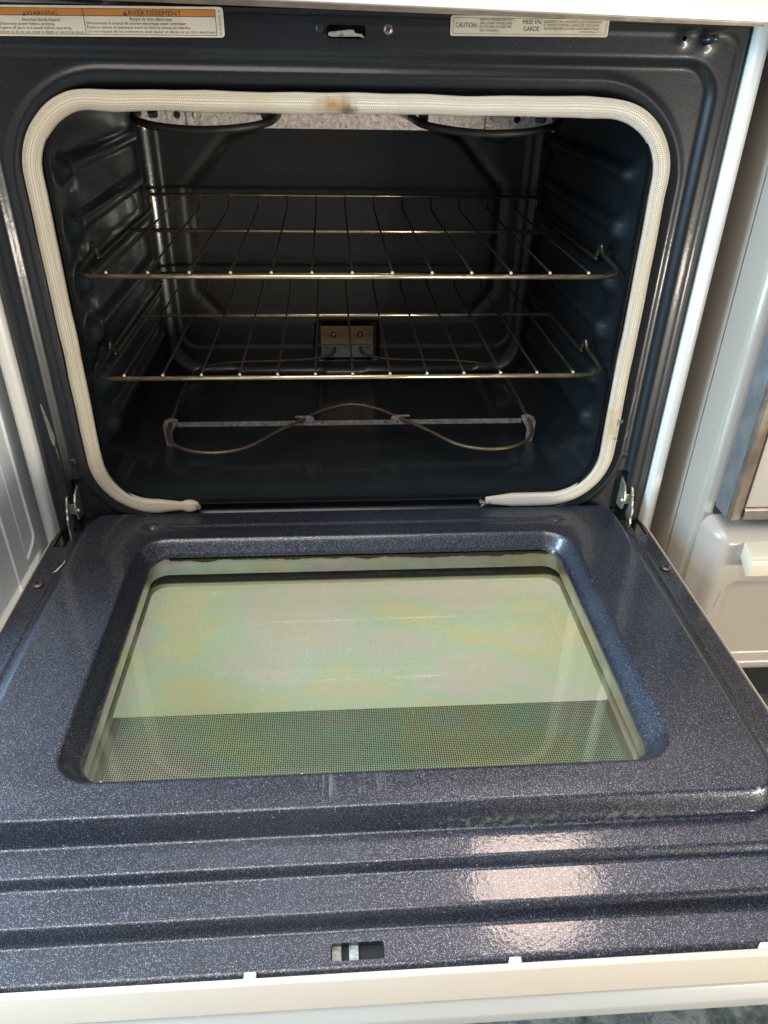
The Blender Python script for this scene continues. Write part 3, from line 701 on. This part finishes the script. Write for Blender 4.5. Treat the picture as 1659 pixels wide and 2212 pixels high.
# outer skin
sheet('outer_panel', -.379, .379, 180, -.530, .0, 130, lambda x, y: np.stack([x, y, np.full_like(x, -.043)], -1), [lambda x, y: sdrr(x, y, -.246, .246, -.44, -.071, .02)], (0, 0, -.001), M_skin, DR)
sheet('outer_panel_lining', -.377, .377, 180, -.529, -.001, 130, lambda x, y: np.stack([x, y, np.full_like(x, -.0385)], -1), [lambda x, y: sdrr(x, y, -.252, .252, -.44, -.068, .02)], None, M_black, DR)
for s in (-1, 1):
    bm = bmesh.new(); prism(bm, [(s * .3787, -.050), (s * .3800, -.050), (s * .3803, -.0130), (s * .3796, -.0122), (s * .3787, -.0128)], 1, -.534, .003); frombm('panel_edge', bm, M_skin, DR)
bm = bmesh.new(); prism(bm, [(-.5338, -.034), (-.5338, -.0272), (-.5345, -.0264), (-.5372, -.0264), (-.5385, -.0275), (-.5420, -.0560), (-.5400, -.0600), (-.5335, -.0620), (-.532, -.045)], 0, -.380, .380)
frombm('front_edge', bm, M_skin, DR, bevel=.0006)
bm = bmesh.new(); prism(bm, [(-.534, -.0610), (-.5400, -.0640), (-.5445, -.0760), (-.5440, -.0880), (-.538, -.092), (-.520, -.085), (-.520, -.060)], 0, -.380, .380)
frombm('door_handle', bm, M_grip, DR, bevel=.0012)
for x in (-.0905, .0935, .2755, -.2745):
    bm = bmesh.new(); bbox(bm, x - .0042, x + .0042, -.5345, -.5300, -.0335, -.0262); frombm('edge_tab', bm, M_skin, DR, bevel=.0006)
# window clip plates seen in the small front slot
box('slot_tray', -.045, .012, -.530, -.505, -.0385, -.0375, M_black, DR)
for x in (-.0318, -.0195): box('slot_strip', x - .0030, x + .0036, -.529, -.506, -.0372, -.0366, M_dull2, DR)
for x, y in ((-.3635, -.1075), (.3660, -.1055), (-.3635, -.40), (.3685, -.385)): phillips('door_screw', (x, y, FL + .0010), (0, 0, 1), .0062, M_screw, DR)
# residue along the hinge side of the window
bm = bmesh.new(); xs_ = np.linspace(-.225, .238, 220); lowv = np.convolve(rng.normal(0, 1, 240), np.ones(9) / 9, 'same')[:220]
top = [bm.verts.new((x, -.0632, -.0090)) for x in xs_]; bot = [bm.verts.new((x, -.0640 - .0006, -.0090 - max(.0006, .0028 + .0030 * l + .0012 * math.sin(x * 9)))) for x, l in zip(xs_, lowv)]
for i in range(219): bm.faces.new((top[i], top[i + 1], bot[i + 1], bot[i]))
frombm('burnt_sealant', bm, M_goo, DR)
# chips, scratches and crust
def patch(name, pts, wd, zoff, mt, par, place=door_place):
    bm = bmesh.new(); P = [np.array(p) for p in pts]; n_ = len(P); L, R_ = [], []
    for i in range(n_):
        t = P[min(i + 1, n_ - 1)] - P[max(i - 1, 0)]; t = t / np.linalg.norm(t); nn = np.array((-t[1], t[0])); w_ = wd * random.uniform(.35, 1.2) * (0.3 if i in (0, n_ - 1) else 1)
        for s, acc in ((1, L), (-1, R_)):
            q = P[i] + s * nn * w_; c = place(np.array([q[0]]), np.array([q[1]]))[0]
            c = c + (np.array((0, 0, zoff)) if place is door_place else np.array((0, -zoff, 0))); acc.append(bm.verts.new(c))
    for i in range(n_ - 1): bm.faces.new((L[i], L[i + 1], R_[i + 1], R_[i]))
    return frombm(name, bm, mt, par)
patch('enamel_chip', [(-.3465, -.062), (-.3455, -.069), (-.3485, -.076), (-.3500, -.083), (-.3525, -.088)], .0011, .0016, M_chip, IP)
def crust_line(x0, x1, y, n_, wd, mt):
    wd *= .55
    xs = np.linspace(x0, x1, n_); patch('crust_mark', [(a, y + random.uniform(-.0015, .0015)) for a in xs], wd, .0005, mt, IP)
for sx, dat in ((-1, [(-.356, .165), (-.3545, .15), (-.353, .138), (-.352, .122), (-.3525, .112)]),):
    patch('crust_mark', dat, .0026, .0006, M_crust, RG, frame_place); 
patch('crust_mark', [(-.351, .115), (-.3505, .104), (-.3500, .094)], .0012, .0006, M_crust, RG, frame_place)
patch('crust_mark', [(.332, .182), (.3325, .168), (.332, .155), (.331, .140)], .0011, .0006, M_crust, RG, frame_place)
patch('crust_mark', [(.333, .122), (.332, .114), (.330, .108)], .0012, .0006, M_crust, RG, frame_place)
# ---- hinges
for s in (-1, 1):
    H = bpy.data.objects.new('door_hinge', None); COL.objects.link(H); H.parent = RG
    X = s * .352
    bm = bmesh.new(); prism(bm, [(.006, .044), (-.003, .043), (-.0075, .036), (-.0085, .030), (-.0115, .028), (-.0120, .022), (-.0155, .019), (-.0165, .010), (-.0150, .004), (-.0175, -.002), (-.0165, -.014), (-.010, -.016), (-.004, .000), (.006, .008)], 0, X - .0012, X + .0012)
    frombm('hinge_arm', bm, M_hinge, H, bevel=.0004, seg=1)
    X2 = s * .3415
    bm = bmesh.new(); prism(bm, [(.012, .052), (-.002, .047), (-.007, .040), (-.010, .028), (-.006, .014), (.012, .012)], 0, X2 - .001, X2 + .001)
    bbox(bm, min(X, X2), max(X, X2), -.0035, -.0020, .020, .034)
    frombm('hinge_plate', bm, M_hinge, H)
    bm = bmesh.new(); lathe(bm, [(.0026, 0), (.0026, .0015), (0, .002)], (X2 - s * .001, -.0045, .026), (-s, 0, 0), 12); frombm('hinge_rivet', bm, M_silver, H, smooth=True)
    bm = bmesh.new(); bbox(bm, s * .3655 - .0075, s * .3655 + .0075, -.032, .009, -.032, -.030); frombm('hinge_channel', bm, M_black, H)

# ================================================================== RACKS
def rack(z0, label):
    R = root('oven_rack', (0, .24, z0), label, 'oven rack', 'wire racks in the oven')
    y0 = .040
    bm = bmesh.new(); sweep(bm, [(-.290, y0, z0), (.290, y0, z0)], .0027, 12); frombm('front_bar', bm, M_chrome, R, smooth=True)
    for s in (-1, 1):
        pth = [(s * .284, y0 + .0002, z0), (s * .294, y0 + .0015, z0 + .0006), (s * .3005, y0 + .007, z0 + .0018), (s * .3035, y0 + .018, z0 + .0035), (s * .3030, y0 + .040, z0 + .0065), (s * .3015, y0 + .062, z0 + .0095), (s * .3010, y0 + .070, z0 + .0150), (s * .3010, y0 + .073, z0 + .0185), (s * .3010, y0 + .079, z0 + .0150), (s * .3010, y0 + .086, z0 + .003), (s * .3010, y0 + .10, z0), (s * .301, .28, z0), (s * .301, .425, z0), (s * .300, .437, z0 + .012), (s * .299, .437, z0 + .0195)]
        bm = bmesh.new(); sweep(bm, catmull(pth, 6), .0026, 12); frombm('side_rail', bm, M_railm, R, smooth=True)
    tube('rear_rail', [(-.299, .437, z0 + .0215), (.299, .437, z0 + .0215)], .0026, M_chrome, R, 10)
    tube('cross_bar', [(-.3005, .285, z0 - .0005), (.3005, .285, z0 - .0005)], .0028, M_chrome, R, 10)
    for i in range(13):
        x = -.2695 + .0445 * i; 
        bm = bmesh.new()
        sweep(bm, [(x, y0 - .0012, z0 + .0050), (x, y0 + .010, z0 + .0050), (x, .285, z0 + .0045), (x, .422, z0 + .0046), (x, .431, z0 + .009), (x, .4355, z0 + .0170), (x, .435, z0 + .0215)], .00135, 8)
        w_ = frombm('rack_wire', bm, M_wire, R, smooth=True)
        bm = bmesh.new(); bmesh.ops.create_icosphere(bm, subdivisions=2, radius=.0020, matrix=Matrix.Translation((x, y0 - .0016, z0 + .0046))); frombm('weld_bead', bm, M_bead, w_, smooth=True)
    return R
def copy_tree(o, parent=None):
    c = o.copy(); COL.objects.link(c)
    if parent is not None: c.parent = parent
    for ch in list(o.children): copy_tree(ch, c)
    return c
rk = rack(.2965, 'upper chromed wire oven rack, nearer the broil element')
r2 = copy_tree(rk); r2.location = (0, .24, .1785); r2['label'] = 'lower chromed wire oven rack, above the curved bake element'
for c_ in r2.children:
    if c_.name.startswith('outer_frame'): pass

# ================================================================== LEFT APPLIANCE
LA = root('neighbouring_appliance', (-.75, -.3, FZ), 'pale grey appliance with pressed ridges in its side, left of the open range', 'appliance')
box('cabinet', -1.1, -.4102, -.20, .30, FZ + .01, .75, M_lwall, LA, bevel=.01)
def lridge(P, r=.0016): 
    bm = bmesh.new(); sweep(bm, [(-.4103, a, b) for a, b in P], r * 1.6, 10); frombm('pressed_ridge', bm, M_lridge, LA, smooth=True)
lridge([(.012, .6), (.012, .1), (.013, -.015), (.011, -.021), (.004, -.027), (-.008, -.031), (-.020, -.035)])
lridge([(-.055, .6), (-.055, .0), (-.055, -.10), (-.057, -.107), (-.064, -.113), (-.08, -.120)])
lridge([(-.098, .6), (-.098, -.3)], .0006)
lridge([(-.02, .6), (-.02, .0), (-.021, -.06)], .0005)

# ================================================================== RIGHT APPLIANCE
RA = root('neighbouring_range', (.8, .3, FZ), 'cream enamelled old range with steel edged door and drawer, right of the open oven', 'range')
bm = bmesh.new(); prism(bm, [(.42, .62), (.42, -.043), (.4215, -.0485), (.425, -.0530), (.4305, -.055), (1.15, -.055), (1.15, .62)], 2, -.212, .56)
frombm('cabinet', bm, M_beige, RA, bevel=.001, seg=1)
box('side_seam', .4194, .4199, -.0008, .0008, -.21, .56, M_trim, RA)
box('dark_plinth', .44, 1.1, .02, .3, FZ + .001, -.2125, M_black, RA)
box('shadow_gap', .434, 1.1, -.060, -.0555, .038, .052, M_black, RA)
D2 = bpy.data.objects.new('oven_door', None); COL.objects.link(D2); D2.parent = RA
box('door_slab', .432, 1.1, -.088, -.060, .050, .53, M_steel, D2, bevel=.001)
bm = bmesh.new(); prism(bm, [(.4325, -.0885), (.4325, -.094), (.4345, -.0955), (.446, -.0935), (.450, -.0885)], 2, .050, .53); frombm('door_trim', bm, M_trim, D2, bevel=.0004, seg=1)
bm = bmesh.new(); prism(bm, [(-.0885, .0505), (-.0945, .0505), (-.0955, .053), (-.0935, .062), (-.0885, .066)], 0, .4505, 1.1); frombm('door_trim', bm, M_trim, D2, bevel=.0004, seg=1)
box('door_panel', .4505, 1.09, -.0915, -.0883, .0665, .52, M_beige, D2)
D3 = bpy.data.objects.new('storage_drawer', None); COL.objects.link(D3); D3.parent = RA
def dr_place(x, z):
    d = sdrr(x, z, .4215, 1.4, -.200, .0370, .018)
    y = -.058 - .040 * (1 - (1 - np.clip(-d / .022, 0, 1)) ** 2) ** .5
    y = y + .0085 * (1 - ss(-.014, .0, sdrr(x, z, .452, 1.4, -.175, -.036, .016)))
    return np.stack([x, y, z], -1)
sheet('drawer_front', .4205, .80, 191, -.201, .038, 121, dr_place, [], None, M_beige, D3, outer=lambda x, z: sdrr(x, z, .4215, 1.4, -.200, .0370, .018))
bm = bmesh.new(); prism(bm, [(-.096, .0175), (-.119, .0115), (-.121, .0085), (-.1225, .0085), (-.124, .002), (-.1235, -.0135), (-.1185, -.018), (-.096, -.003)], 0, .4595, .80)
for v in bm.verts: v.co.z += .003
frombm('drawer_handle', bm, M_handle, D3, bevel=.0006)
patch('enamel_chip', [(.448, -.050), (.4475, -.060), (.446, -.070), (.445, -.078)], .0006, .0006, M_crust, D3, dr_place)
